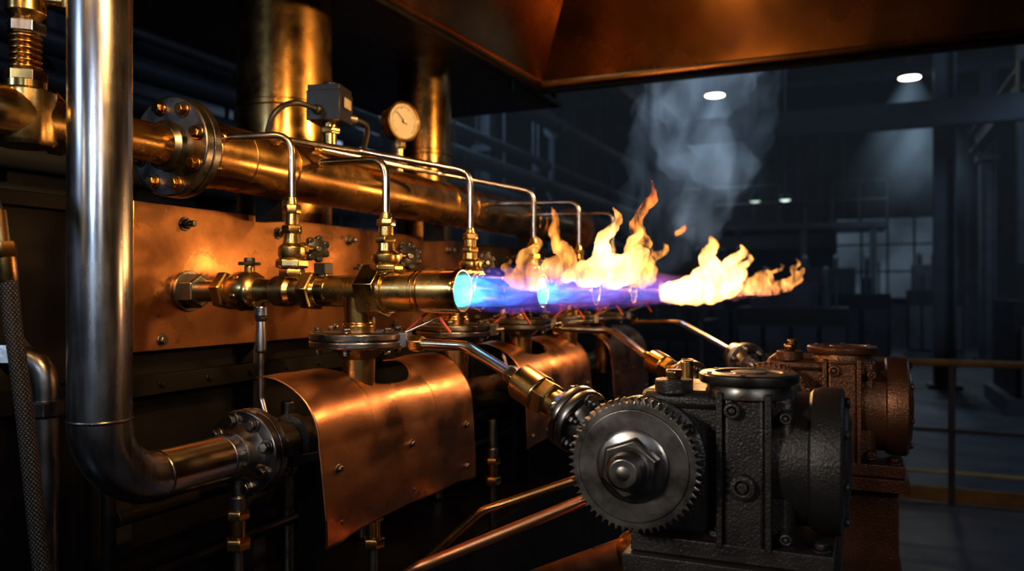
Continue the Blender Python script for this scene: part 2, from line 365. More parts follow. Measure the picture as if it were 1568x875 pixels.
# ------------------------------------------------------------ burners
BA=[1.47,1.93,2.39,2.85,3.31]
def burner(k,a):
    root=bpy.data.objects.new('gas_burner',None); root.location=W(a,1.5,0); scene.collection.objects.link(root)
    o=W(a,1.494,0); d=mB
    def fin(b,n):
        q=b.obj(n,(0,0,0)); q.parent=root; q.matrix_parent_inverse=Matrix.Translation(-root.location)
    b=Bd()
    b.hexn(o,d,.0,.045,.042,STEELD,.5); b.lathe(o,d,[(.0,.05),(.008,.05)],STEELD)
    b.lathe(o,d,[(.03,.026),(.11,.026)],STEELD,32)
    fin(b,'steel_nipple')
    b=Bd()
    b.hexn(o,d,.105,.135,.047,BRASS,.2); b.lathe(o,d,[(.135,.036),(.145,.040),(.16,.046),(.20,.046),(.213,.040),(.22,.03)],BRASS,40)
    b.hexn(o,d,.168,.188,.049,BRASS,.8)
    b.lathe(o,d,[(.215,.03),(.25,.027),(.30,.027),(.355,.027)],BRASS,36)
    b.lathe(o,d,[(.262,.026),(.27,.035),(.31,.035),(.32,.026)],BRASS,36)
    b.hexn(o,d,.352,.385,.046,BRASS,.1); b.lathe(o,d,[(.385,.038),(.395,.035)],BRASS,36)
    b.lathe(o,d,[(.39,.034),(.53,.036)],BRASS,40)
    b.hexn(o,d,.415,.425,.037,BRASS,.4,seg=8)
    b.hexn(o,d,.512,.566,.060,BRASS,.25); b.lathe(o,d,[(.566,.05),(.575,.05)],BRASS,40)
    b.cyl(o+d*.19,o+d*.19+UP*.06,.012,BRASSD,16); b.box(o+d*.19+UP*.064,(.055,.02,.008),BLACK); b.hexn(o+d*.19,UP,.06,.078,.013,BLACK)
    b.cyl(o+d*.40,o+d*.40+UP*.045,.010,BRASSD,16); b.box(o+d*.40+UP*.05,(.03,.03,.025),BLACK)
    fin(b,'valve_body')
    b=Bd()
    b.lathe(o,d,[(.57,.041),(.572,.044),(.66,.044),(.662,.0465),(.738,.0465),(.748,.046),(.750,.045),(.750,.040),(.745,.039),(.60,.038)],BRASS,56,caps=True)
    for t in(.64,.652): b.lathe(o,d,[(t,.044),(t+.002,.0455),(t+.006,.0455),(t+.008,.044)],BRASSD,48)
    fin(b,'nozzle_tube')
    b=Bd(); L=W(a,1.0,0)
    b.lathe(L,DN,[(.0,.033),(.07,.033),(.075,.037),(.09,.037),(.35,.032)],BRASSD,36)
    b.lathe(L,DN,[(.13,.034),(.134,.037),(.146,.037),(.15,.034)],BRASSD,36)
    fin(b,'feed_leg')
    b=Bd()
    b.lathe(L,DN,[(.088,.030),(.089,.102),(.092,.107),(.104,.107),(.106,.10),(.107,.105),(.109,.107),(.120,.107),(.123,.102),(.124,.045)],STEELD,64)
    b.lathe(L,DN,[(.124,.06),(.135,.05),(.15,.034)],STEELD,36)
    for i in range(6):
        t=i*math.pi/3+.3; p=L+V((math.cos(t)*.088,math.sin(t)*.088,-.088)); b.bolt(p,UP,.008,.010,STEELD); b.bolt(p+DN*.036,DN,.008,.012,STEELD)
    b.box(L+V((.02,-.10,-.104)),(.05,.03,.03),STEELD,rz=.3); b.cyl(L+V((.0,-.118,-.104)),L+V((.05,-.118,-.104)),.006,STEELD,12)
    fin(b,'leg_flange')
    def fit(y,s=1.0,wheel=True):
        b=Bd(); q=W(a,y,0)
        b.hexn(q,UP,.030,.052*s,.030,BRASS,.2)
        b.hexn(q,UP,.052*s,.074*s,.037,BRASS,.5); b.lathe(q,UP,[(.074*s,.028),(.082*s,.031),(.10*s,.031),(.108*s,.02),(.135*s,.018)],BRASS,28)
        b.hexn(q,UP,.130*s,.150*s,.024,BRASS,.1); b.lathe(q,UP,[(.15*s,.016),(.178*s,.016)],BRASS,24)
        b.hexn(q,UP,.175*s,.197*s,.021,BRASS,.4); b.lathe(q,UP,[(.197*s,.014),(.215*s,.010)],BRASS,20)
        fin(b,'pilot_fitting')
        if wheel:
            b=Bd(); w=q+UP*.100*s
            b.cyl(w,w+AX*.085,.007,BRASSD,14); b.hexn(w,AX,.03,.05,.014,BRASS)
            wd=V((-.55,-.83,0)).normalized() ; c=w+AX*.090
            b.lathe(c-wd*.012,wd,[(0,.014),(.003,.026),(.020,.026),(.024,.014)],PLAST,24)
            b.hexn(c,wd,.010,.018,.008,STEELD)
            for i in range(7):
                t=i*2*math.pi/7; u_,v_,_=frame(wd); p=c+(u_*math.cos(t)+v_*math.sin(t))*.024
                b.lathe(p-wd*.010,wd,[(0,.006),(.003,.009),(.017,.009),(.020,.006)],PLAST,14)
            fin(b,'hand_wheel')
    fit(.93 if k==0 else .955,.79,True)
    if k==0: fit(1.181,1.0,True)
    b=Bd(); q=W(a,1.27,0)
    b.cyl(q+DN*.035,q+DN*.06,.016,STEEL,20); b.hexn(q,DN,.05,.07,.015,STEELD); b.lathe(q,DN,[(.07,.010),(.11,.013),(.14,.013),(.145,.007)],STEEL,20)
    b.tube(fillet([q+DN*.14,q+DN*.25,q+V((0,-.02,-.31))],.03),.0075,TUBE,12)
    fin(b,'drop_tube')
    b=Bd()
    b.tube(catmull([W(a+.03,.90,-.09),W(a+.05,.86,-.05),W(a+.045,.83,-.03),W(a+.03,.82,-.05),W(a+.05,.80,-.09)]),.0035,REDW,8)
    b.tube(catmull([W(a+.02,.92,-.10),W(a+.04,.83,-.06),W(a+.02,.80,-.04)]),.003,TUBE,8)
    b.cyl(W(a+.02,.81,-.045),W(a+.02,.77,-.038),.006,LABEL,12)
    fin(b,'igniter_lead')
for k,a in enumerate(BA): burner(k,a)

def ptube(pts,r=.0085,fr=.045,m=TUBE):
    b=Bd(); b.tube(fillet(pts,fr,10),r,m,16)
    e=V(pts[-1]); d=(V(pts[-2])-e).normalized(); b.lathe(e,d,[(-.005,.012),(.012,.014),(.02,.010)],BRASS,16)
    b.obj('pilot_gas_tube',pts[0],bevel=0)
ptube([W(1.47,1.181,.205),W(1.47,1.181,.358),W(1.405,1.335,.35)])
ptube([W(1.47,.93,.165),W(1.47,.93,.285),W(1.48,1.10,.29),W(1.78,1.335,.345)])
ptube([W(1.93,.955,.165),W(1.93,.955,.322),W(1.80,1.22,.375),W(1.62,1.36,.39)])
ptube([W(2.39,.955,.165),W(2.39,.955,.322),W(2.25,1.22,.375),W(1.78,1.355,.39)])
ptube([W(2.85,.955,.165),W(2.85,.955,.335),W(2.82,1.335,.34)])
ptube([W(3.31,.955,.165),W(3.31,.955,.335),W(3.28,1.335,.34)])

# actuator + gauge
b=Bd(); c=W(1.912,MB,.53)
b.box(c,(.105,.10,.085),PLAST,rz=.25); b.box(c+V((0,0,.05)),(.10,.095,.018),PLAST,rz=.25); b.cyl(c+V((0,0,.055)),c+V((0,0,.075)),.018,PLAST,20)
b.box(c+V((.012,-.053,.01)),(.05,.004,.03),LABEL,rz=.25)
b.cyl(c+V((0,0,-.14)),c+V((0,0,-.04)),.020,BRASS,20); b.hexn(c,DN,.055,.075,.03,BRASS); b.lathe(c,DN,[(.12,.025),(.133,.05)],BRASSD,24)
b.cyl(c+V((-.07,0,-.015)),c+V((-.04,0,-.015)),.014,STEELD,16); b.cyl(c+V((.04,-.02,-.02)),c+V((.08,-.035,-.02)),.014,STEELD,16)
b.tube(catmull([c+V((-.065,0,-.015)),c+V((-.15,.01,-.015)),c+V((-.20,.04,-.06)),c+V((-.19,.08,-.17))]),.008,PLAST,12)
b.tube(catmull([c+V((.075,-.035,-.02)),c+V((.13,-.04,-.03)),c+V((.15,-.02,-.08)),c+V((.16,.01,-.15))]),.008,PLAST,12)
b.obj('valve_actuator',c)
b=Bd(); c=W(2.298,MB,.565); gd=V((-.36,-.93,0)).normalized()
b.lathe(c-gd*.03,gd,[(0,.05),(.004,.060),(.04,.060),(.041,.067),(.056,.067),(.058,.060),(.052,.058)],BRASSD,48)
b.lathe(c+gd*.020,gd,[(0,.058),(.002,.058)],DIAL,48)
u_,v_,_=frame(gd)
for i in range(28):
    t=math.radians(-135+i*10)+math.pi/2; dr=u_*math.cos(t)+v_*math.sin(t); ln=.012 if i%4==0 else .007
    b.beam(c+gd*.0235+dr*(.052-ln),c+gd*.0235+dr*.052,.0016,.0015,PLAST)
dr=(u_*.75+v_*.65).normalized(); b.beam(c+gd*.026-dr*.015,c+gd*.026+dr*.042,.003,.0015,PLAST); b.lathe(c+gd*.022,gd,[(0,.006),(.006,.005)],PLAST,16)
b.cyl(c+V((0,0,-.06)),W(2.298,MB,.395),.013,BRASS,16); b.hexn(c,DN,.062,.09,.02,BRASS); b.hexn(c,DN,.13,.155,.026,BRASS)
b.obj('pressure_gauge',c)

# ------------------------------------------------------------ igniter arms to gearboxes
def arm(p0,p1,p2,p3,p4,s=1.0):
    b=Bd(); b.tube(fillet([p0,p1,p2],.08,12),.0115*s,TUBE,20)
    b.hexn(p0,(p1-p0),-.01,.02,.019*s,BRASS)
    d=(p3-p2).normalized(); L=(p4-p2).length
    b.hexn(p2,d,-.02,.01,.020*s,BRASS,.2); b.lathe(p2,d,[(.008,.017*s),(.018,.032*s)],BRASS,28)
    b.lathe(p2,d,[(.018,.034*s),(.02,.036*s),(.075,.036*s),(.077,.034*s)],BRASS,36)
    b.hexn(p2,d,.075,.105,.036*s,BRASS,.4); 
    b.lathe(p2,d,[(.10,.026*s),(.15,.026*s)],BRASSD,32)
    b.cyl(p2+d*.14,p2+d*L,.024*s,BRASSD,32)
    flange(b,p2+d*.172,d,.060*s,.017,STEELD,6,.030,.009)
    b.obj('igniter_arm',p2)
arm(W(1.481,.865,-.112),W(1.478,.739,-.114),W(1.426,.607,-.168),W(1.3716,.480,-.222),W(1.34,.36,-.272))
arm(W(2.40,.88,-.12),W(2.43,.70,-.125),W(2.26,.545,-.195),W(2.17,.43,-.235),W(2.12,.33,-.26),.95)
arm(W(3.33,.87,-.13),W(3.28,.66,-.13),W(2.72,.37,-.205),W(2.53,.30,-.225),W(2.2,.20,-.26),1.0)

# ------------------------------------------------------------ gearboxes
def gearbox(off,m,mg,name='gearbox'):
    O=V(off)
    root=bpy.data.objects.new(name,None); root.location=W(1.44,.2,-.29)+O; scene.collection.objects.link(root)
    def fin(b,n,bv=.002):
        q=b.obj(n,(0,0,0),bevel=bv); q.parent=root; q.matrix_parent_inverse=Matrix.Translation(-root.location)
    P=lambda a,bb,z: W(a,bb,z)+O
    b=Bd(); g=P(1.258,.33,-.283); R=.110; nt=56; pts=[]
    for i in range(nt):
        t=2*math.pi*i/nt; w=2*math.pi/nt
        for (f,r) in((0,.925),(.28,.925),(.5,1.0),(.64,1.0),(.86,.925)):
            pts.append((R*r*math.cos(t+w*f),R*r*math.sin(t+w*f)))
    b.prism(g,(0,-1,0),(0,0,1),(.024,0,0),pts,mg)
    b.lathe(g,AX,[(-.0022,.084),(-.0022,.0905),(.001,.0925)],mg,72)
    b.lathe(g,AX,[(-.0012,.050),(-.0012,.080),(.001,.082)],mg,72)
    b.lathe(g,AX,[(-.008,.054),(-.004,.060),(.02,.060)],mg,48)
    b.hexn(g,AX,-.030,-.007,.050,mg,.35)
    b.lathe(g,AX,[(-.062,.022),(-.056,.028),(-.040,.030),(-.034,.031),(-.030,.036),(-.02,.036)],mg,40)
    b.lathe(g,AX,[(-.064,.006),(-.061,.014),(-.058,.014)],mg,24)
    fin(b,'spur_gear',.0008)
    b=Bd()
    b.lathe(P(1.29,.33,-.283),AX,[(-.01,.035),(0,.035),(.005,.075),(.02,.088),(.16,.092),(.20,.08)],m,56)
    b.lathe(P(1.33,.33,-.283),AX,[(0,.098),(.004,.104),(.02,.104),(.024,.098)],m,56)
    for i in range(8):
        t=i*math.pi/4+.2; b.bolt(P(1.33,.33+.094*math.cos(t),-.283+.094*math.sin(t)),-AX,.008,.01,m)
    fin(b,'shaft_housing')
    b=Bd()
    b.box(P(1.445,.215,-.29),(.20,.25,.245),m)
    b.box(P(1.435,.165,-.29),(.225,.075,.27),m)
    b.box(P(1.445,.26,-.185),(.215,.16,.03),m)
    fin(b,'gear_case',.012)
    b=Bd()
    b.lathe(P(1.445,.14,-.285),mB,[(0,.112),(.07,.112),(.075,.118),(.09,.122),(.118,.122),(.123,.117),(.124,.09),(.13,.085),(.135,.03)],m,64)
    for i in range(8):
        t=i*math.pi/4+.2; b.bolt(P(1.445+.104*math.cos(t),.018,-.285+.104*math.sin(t)),mB,.008,.01,m)
    fin(b,'end_bell')
    b=Bd()
    c=P(1.385,.165,-.175)
    b.lathe(c,UP,[(0,.075),(.012,.068),(.020,.068),(.022,.079),(.026,.081),(.036,.081),(.039,.078),(.040,.055),(.036,.053),(.036,.03),(.040,.028)],STEELD if m is IRON else RUST,64)
    for i in range(6):
        t=i*math.pi/3; b.bolt(c+V((math.cos(t)*.068,math.sin(t)*.068,.038)),UP,.005,.003,STEELD)
    fin(b,'top_cover')
    b=Bd()
    for (bb,z,r) in((.182,-.193,.014),(.166,-.315,.021),(.10,-.20,.010),(.10,-.39,.010)):
        b.lathe(P(1.322,bb,z),-AX,[(-.02,r*1.1),(.004,r),(.012,r*.95),(.013,r*.55),(.008,r*.5)],m,32)
        b.hexn(P(1.322,bb,z),-AX,.006,.014,r*.45,m)
    for bb in(.127,.203): b.box(P(1.326,bb,-.29),(.02,.010,.25),m)
    b.cyl(P(1.36,.285,-.175),P(1.36,.285,-.150),.032,m,28); b.cyl(P(1.36,.285,-.15),P(1.36,.285,-.14),.013,BRASSD,20); b.hexn(P(1.36,.285,-.146),UP,0,.012,.016,BRASSD)
    b.cyl(P(1.50,.29,-.17),P(1.50,.29,-.13),.012,BRASSD,20)
    fin(b,'case_bosses')
    b=Bd()
    b.box(P(1.445,.19,-.425),(.25,.32,.028),m)
    for dx in(-.1,.1):
        for dy in(-.14,.14): b.bolt(P(1.445+dx,.19+dy,-.411),UP,.011,.014,m)
    b.lathe(P(1.445,.20,-.42),UP,[(0,.125),(.015,.105),(.05,.10)],m,40)
    b.box(P(1.445,.19,-.455),(.29,.34,.03),m)
    b.box(P(1.455,.16,-.925),(.18,.24,.91),m)
    b.box(P(1.455,.16,-.70),(.20,.26,.03),m)
    b.box(P(1.455,.16,-1.435-O.z),(.32,.38,.03),m)
    fin(b,'pedestal',.004)
gearbox((0,0,0),IRON,STEELD)
gearbox((.735,-.135,.002),RUST,RUST)

# lower copper pipes
b=Bd(); b.tube(fillet([W(1.63,.50,-.432),W(1.481,.857,-.59),W(1.45,1.09,-.765)],.05),.0125,COPPER,20)
b.hexn(W(1.63,.50,-.432),V((-.149,.357,-.158)),-.02,.02,.02,BRASS)
b.tube(fillet([W(1.95,.50,-.42),W(1.8,.857,-.55),W(1.75,1.09,-.765)],.05),.0105,BRASSD,20)
b.obj('copper_drain_pipe',W(1.5,.8,-.55))
b=Bd(); b.tube([W(1.52,.40,-.51),W(1.66,.66,-.66),W(1.80,.95,-.83)],.033,COPPER,36)
b.tube([W(1.47,.30,-.49),W(1.53,.42,-.522)],.026,BRASSD,28)
b.lathe(W(1.50,.37,-.494),V((.19,.36,-.208)),[(0,.036),(.02,.042),(.035,.042),(.04,.035)],BRASSD,32)
b.obj('copper_return_pipe',W(1.6,.5,-.6))

# braided hose
b=Bd()
hp=catmull([W(.829,1.375,.26),W(.828,1.27,.17),W(.8327,1.225,.047),W(.8375,1.214,-.055),W(.845,1.196,-.199),W(.856,1.171,-.445),W(.85,1.10,-.75),W(.82,1.05,-1.0),W(.75,1.0,-1.2),W(.66,.98,-1.42)],10)
b.tube(hp,.0130,BRAID,20,uv=True)
h=W(.8327,1.225,.047); dd=V((.05,-.11,-1)).normalized()
b.hexn(h-dd*.03,dd,0,.025,.019,BRASSD); b.lathe(h,dd,[(-.08,.010),(-.03,.010),(-.028,.015),(.03,.016),(.035,.0135)],BRASSD,24)
b.obj('braided_hose',W(.84,1.2,-.2),bevel=0)

b=Bd()
b.tube(fillet([W(.95,1.49,-.12),W(1.0,1.36,-.12),W(1.0,1.36,-.77)],.06),.022,STEELD,24)
b.hexn(W(.985,1.40,-.12),V((-.33,1,0)),0,.03,.035,STEELD); b.hexn(W(1.0,1.36,-.2),DN,0,.03,.035,STEELD)
b.tube(fillet([W(1.15,1.49,-.16),W(1.15,1.38,-.16),W(1.15,1.38,-.75)],.05),.014,FRAME,20)
b.obj('condensate_pipe',W(1,1.4,-.4))
b=Bd()
for (x,y,z) in((1.75,1.42,-.50),(2.1,1.42,-.5),(2.6,1.42,-.55)):
    b.cyl(W(x,y,-.77),W(x,y,z+.2),.018,STEELD,20); b.hexn(W(x,y,z),UP,0,.03,.03,BRASSD); b.hexn(W(x,y,z+.12),UP,0,.03,.028,BRASSD)
b.tube([W(1.2,1.42,-.48),W(3.6,1.42,-.48)],.016,FRAME,20)
b.tube([W(1.2,1.36,-.60),W(3.6,1.36,-.60)],.012,FRAME,20)
b.obj('auxiliary_pipework',W(2,1.4,-.6))

# ------------------------------------------------------------ hall
X0,X1,Y0,Y1,ZT=-5,24,-9,9,7.2
def slab(name,c,s,m,bev=0):
    b=Bd(); b.box(c,s,m); b.obj(name,c,bevel=bev)
slab('floor',((X0+X1)/2,(Y0+Y1)/2,-.05),(X1-X0+.4,Y1-Y0+.4,.1),FLOORM)
slab('ceiling',((X0+X1)/2,(Y0+Y1)/2,ZT+.05),(X1-X0+.4,Y1-Y0+.4,.1),WALL)
def wall(name,c,s,ax):
    b=Bd(); b.box(c,s,WALL); L=s[ax]; n=int(L/.6)
    for i in range(n):
        p=V(c); p[ax]+=-L/2+.3+i*.6; q=[.12,.12,s[2]]; o=1-ax
        q[ax]=.12; q[o]=s[o]+.06; b.box(p,q,HSTEEL)
    b.obj(name,c,bevel=0)
wall('wall_back',((X0+X1)/2,Y1+.1,ZT/2),(X1-X0,.1,ZT),0)
wall('wall_front',((X0+X1)/2,Y0-.1,ZT/2),(X1-X0,.1,ZT),0)
wall('wall_end',(X1+.1,(Y0+Y1)/2,ZT/2),(.1,Y1-Y0,ZT),1)
wall('wall_near',(X0-.1,(Y0+Y1)/2,ZT/2),(.1,Y1-Y0,ZT),1)
def window(n,y,z,w,h,x=X1-.05):
    b=Bd()
    b.box((x,y,z),(.03,w,h),WINE)
    for i in range(5): b.box((x,y-w/2+w*i/4,z),(.1,.06,h),HSTEEL)
    for i in range(4): b.box((x,y,z-h/2+h*i/3),(.1,w,.05),HSTEEL)
    b.obj('window_%d'%n,(x,y,z),bevel=0)
window(1,-.8,2.35,2.6,2.2)
window(2,-5.2,2.6,2.6,1.6)
for i,(x,y) in enumerate([(13.5,-2.3),(13.5,3.2),(19,-2.5),(19,3.2),(8,4.6),(14,6.6),(19,6.6),(13.5,-1.22)]):
    b=Bd(); b.box((x,y,ZT/2),(.03,.26,ZT),HSTEEL)
    for s in(-1,1): b.box((x,y+s*.13,ZT/2),(.28,.03,ZT),HSTEEL)
    b.box((x,y,.03),(.45,.45,.06),HSTEEL); b.box((x,y,4.2),(.4,.4,.12),HSTEEL)
    b.obj('steel_column',(x,y,ZT/2),bevel=0)
for x in(7.1,10.2,13.5,16.4,19,22):
    b=Bd(); b.beam((x,Y0,ZT-.2),(x,Y1,ZT-.2),.2,.2,HSTEEL); b.beam((x,Y0,ZT-1.1),(x,Y1,ZT-1.1),.16,.16,HSTEEL)
    n=16
    for i in range(n):
        y=Y0+(Y1-Y0)*i/n; y2=Y0+(Y1-Y0)*(i+1)/n
        za,zb_=(ZT-.2,ZT-1.1) if i%2 else (ZT-1.1,ZT-.2)
        b.beam((x,y,za),(x,y2,zb_),.08,.08,HSTEEL)
    b.obj('roof_truss',(x,0,ZT-.6),bevel=0)
b=Bd()
for y in(-2.3,3.2): 
    b.box((13,y,4.35),(12,.24,.04),HSTEEL); b.box((13,y,4.75),(12,.24,.04),HSTEEL); b.box((13,y,4.55),(12,.03,.4),HSTEEL)
for x in(12.4,):
    b.box((x,.45,3.9),(.2,5.6,.35),HSTEEL)
b.obj('crane_runway_beam',(13,0,4.5),bevel=0)
b=Bd()
for (y,z,r) in((5.2,3.4,.12),(5.5,3.9,.08),(5.6,2.6,.1),(5.2,4.6,.16),(6.2,3.2,.2)):
    b.cyl((4.5,y,z),(23.5,y,z),r,HSTEEL,20)
    for i in range(5): b.cyl((6+i*4,y,z-.1),(6.1+i*4,y,z-.1),r*1.2,HSTEEL,20); b.beam((6+i*4,y,z),(6+i*4,y,6.1),.03,.03,HSTEEL)
b.obj('overhead_pipework',(12,4.5,3.6),bevel=0)
b=Bd()
for x in(2.0,3.4,4.8,6.2): b.box((x,4.3,1.75),(.12,.12,3.5),HSTEEL)
for z in(.4,1.6,2.3,2.9,3.45): b.box((4.1,4.3,z),(4.3,.1,.09),HSTEEL)
for i in range(7): b.cyl((1.9,4.15,1.75+i*.22),(6.4,4.15,1.75+i*.22),.04+.02*(i%3),HSTEEL,16)
for i in range(5): b.box((2.3+i*.85,4.45,2.0+.3*(i%2)),(.5,.4,.7),BLACK)
b.obj('pipe_rack',(4.1,4.3,1.7),bevel=0)
b=Bd()
b.box((22.4,1.8,3.1),(2.2,5.0,.15),HSTEEL)
for y in(-.4,1.2,2.8,4.2): b.box((21.4,y,1.55),(.15,.15,3.1),HSTEEL)
for z in(3.7,4.15): b.cyl((21.35,-.7,z),(21.35,4.3,z),.03,HSTEEL,8)
for i in range(9): b.cyl((21.35,-.7+i*.62,3.1),(21.35,-.7+i*.62,4.15),.025,HSTEEL,8)
b.beam((21.2,4.0,3.1),(19.6,4.0,.1),.25,.08,HSTEEL)
b.obj('mezzanine_platform',(22,1.8,3),bevel=0)
def add_light(name,kind,loc,energy,col,size=.1,target=None,**kw):
    l=bpy.data.lights.new(name,kind); l.energy=energy; l.color=col
    if kind=='AREA': l.size=size; 
    else: l.shadow_soft_size=size
    for k_,v_ in kw.items(): setattr(l,k_,v_)
    o=bpy.data.objects.new(name,l); o.location=loc; scene.collection.objects.link(o)
    if target is not None: o.rotation_euler=(V(target)-V(loc)).to_track_quat('-Z','Y').to_euler()
    return o
hz,ntv,out=nodes('lamp_haze_glow'); N=ntv.nodes; Lk=ntv.links  # emission volume paints the lamp beam; nothing is scattered
def MATH(nt,op,a,b=None,c=None):
    n=nt.nodes.new('ShaderNodeMath'); n.operation=op
    for i,x in enumerate((a,b,c)):
        if x is None: continue
        if isinstance(x,(int,float)): n.inputs[i].default_value=x
        else: nt.links.new(x,n.inputs[i])
    return n.outputs[0]
em=N.new('ShaderNodeEmission'); em.inputs[0].default_value=(.26,.40,.54,1)
tc=N.new('ShaderNodeTexCoord'); sep=N.new('ShaderNodeSeparateXYZ'); Lk.new(tc.outputs['Object'],sep.inputs[0])
mr=N.new('ShaderNodeMapRange'); mr.inputs[1].default_value=-2.9; mr.inputs[2].default_value=0; mr.inputs[3].default_value=0; mr.inputs[4].default_value=1
Lk.new(sep.outputs[2],mr.inputs[0]); pz=MATH(ntv,'POWER',mr.outputs[0],3)
r2=MATH(ntv,'SQRT',MATH(ntv,'ADD',MATH(ntv,'MULTIPLY',sep.outputs[0],sep.outputs[0]),MATH(ntv,'MULTIPLY',sep.outputs[1],sep.outputs[1])))
RR=MATH(ntv,'ADD',.18,MATH(ntv,'MULTIPLY',MATH(ntv,'ABSOLUTE',sep.outputs[2]),.62))
fr=MATH(ntv,'MAXIMUM',MATH(ntv,'SUBTRACT',1.0,MATH(ntv,'DIVIDE',r2,RR)),0.0)
nz=N.new('ShaderNodeTexNoise'); nz.inputs['Scale'].default_value=1.2; nz.inputs['Detail'].default_value=3; Lk.new(tc.outputs['Object'],nz.inputs['Vector'])
m2=N.new('ShaderNodeMapRange'); m2.inputs[1].default_value=.35; m2.inputs[2].default_value=.68; m2.inputs[3].default_value=.15; m2.inputs[4].default_value=1.2; Lk.new(nz.outputs['Fac'],m2.inputs[0])
Lk.new(MATH(ntv,'MULTIPLY',MATH(ntv,'MULTIPLY',pz,fr),m2.outputs[0]),em.inputs[1]); Lk.new(em.outputs[0],out.inputs['Volume'])
def lamp(x,y,z,haze=True,e=260):
    b=Bd(); c=V((x,y,z))
    b.lathe(c,UP,[(0,.20),(.05,.19),(.25,.10),(.30,.05),(.40,.05)],HSTEEL,32); b.lathe(c-UP*.03,UP,[(0,.10),(.02,.185),(.035,.19)],LAMPE,32)
    b.beam(c+UP*.4,V((x,y,ZT)),.03,.03,HSTEEL)
    o=b.obj('high_bay_lamp',c,bevel=0)
    l=add_light('lamp_bulb','SPOT',(0,0,-.05),e,(.62,.80,1.0),.15,spot_size=2.2,spot_blend=.6); l.parent=o
    if haze:
        b=Bd(); b.lathe(c-UP*.02,DN,[(0,.18),(.4,.42),(1.6,1.15),(2.85,1.9)],hz,32); q=b.obj('haze_glow_cone',c,bevel=0); q.parent=o; q.matrix_parent_inverse=Matrix.Translation(-o.location)  # cone glows by itself to paint a visible beam under the lamp
lamp(16.58,2.64,5.45,e=240); lamp(16.85,-.94,5.50,e=240); lamp(19.68,-1.33,5.45,e=200)
for (x,y) in((9,-5.5),(9.5,5.5),(3,-5.5),(21,3.5)): lamp(x,y,5.6,False,170)

b=Bd()
for z in(.96,): b.tube([V((6.15,.9,z)),V((6.15,-3.6,z))],.025,YEL,16)
b.tube([V((6.15,.9,.5)),V((6.15,-3.6,.5))],.015,HSTEEL,12)
for i in range(4): b.cyl((6.15,.9-i*1.5,0),(6.15,.9-i*1.5,.96),.022,HSTEEL,16)
b.box((6.15,-1.35,.06),(.02,4.5,.1),YEL)
b.obj('safety_railing',(6.15,-1.3,.5),bevel=0)
b=Bd()
for x in(9.4,7.2): b.box((x,-2,.004),(.14,9,.006),YEL)
b.box((11.5,1.4,.004),(12,.12,.006),YEL)
b.obj('floor_marking_lines',(9,-2,.004),bevel=0)
def machine(x,y,sx,sy,sz,seed,green=False):
    random.seed(seed); b=Bd()
    b.box((x,y,.1),(sx*1.08,sy*1.08,.2),HSTEEL); b.box((x,y,sz*.36+.1),(sx,sy,sz*.65),BLACK)
    b.box((x+sx*.1,y+sy*.1,sz*.82),(sx*.7,sy*.6,sz*.36),HSTEEL)
    for i in range(4):
        yy=y-sy/2+sy*(i+.5)/4; b.box((x-sx/2-.02,yy,sz*.35),(.04,sy/4*.8,sz*.45),HSTEEL); b.box((x-sx/2-.05,yy+.08,sz*.36),(.03,.03,.14),STEELD)
    for i in range(3):
        yy=y-sy*.3+i*sy*.28; b.cyl((x-sx*.2,yy,sz*.68),(x-sx*.2,yy,sz*.9),.08,HSTEEL,16)
        b.tube(fillet([V((x-sx*.2,yy,sz*.9)),V((x-sx*.2,yy,sz*1.12)),V((x+sx*.3,yy,sz*1.12)),V((x+sx*.3,yy,sz*.7))],.1),.04,HSTEEL,12)
    if green:
        b.box((x-sx/2-.1,y+sy*.2,1.25),(.2,.20,.45),GREEN); b.box((x-sx/2-.205,y+sy*.2,1.35),(.01,.10,.06),LEDG)
    b.cyl((x-sx*.4,y-sy*.4,sz*.6),(x-sx*.4,y-sy*.4,sz*1.05),.02,HSTEEL,12)
    b.obj('production_machine',(x,y,sz/2),bevel=.01)
machine(11.6,-2.9,1.6,2.4,1.8,1,True)
machine(13.5,.9,1.6,1.6,1.6,2)
machine(17,.4,1.5,2.0,1.9,3)
machine(15.5,2.4,1.6,1.4,2.0,4)
machine(8.6,3.0,1.6,1.4,1.7,5)
machine(11.6,3.9,1.4,1.4,1.5,6)
machine(18.8,-1.5,.9,1.0,2.0,8)
machine(10.2,2.1,1.0,.9,1.45,9)
b=Bd()
b.cyl((7.6,1.35,0),(7.6,1.35,1.35),.03,HSTEEL,12); b.box((7.6,1.35,1.5),(.3,.4,.45),HSTEEL); b.box((7.6,1.35,.03),(.4,.4,.05),HSTEEL); b.box((7.44,1.35,1.55),(.02,.28,.22),BLACK)
b.obj('control_console',(7.6,1.35,.8),bevel=.008)
b=Bd()
for y in(1.0,1.45): b.cyl((13.0,y,2.95),(13.0,y,7.1),.012,HSTEEL,8); b.lathe(V((13.0,y,2.85)),UP,[(0,.04),(.02,.10),(.05,.10),(.12,.03)],HSTEEL,20); b.lathe(V((13.0,y,2.84)),UP,[(0,.04),(.02,.08)],LEDW,20)
b.obj('pendant_work_light',(13,1.2,3),bevel=0)

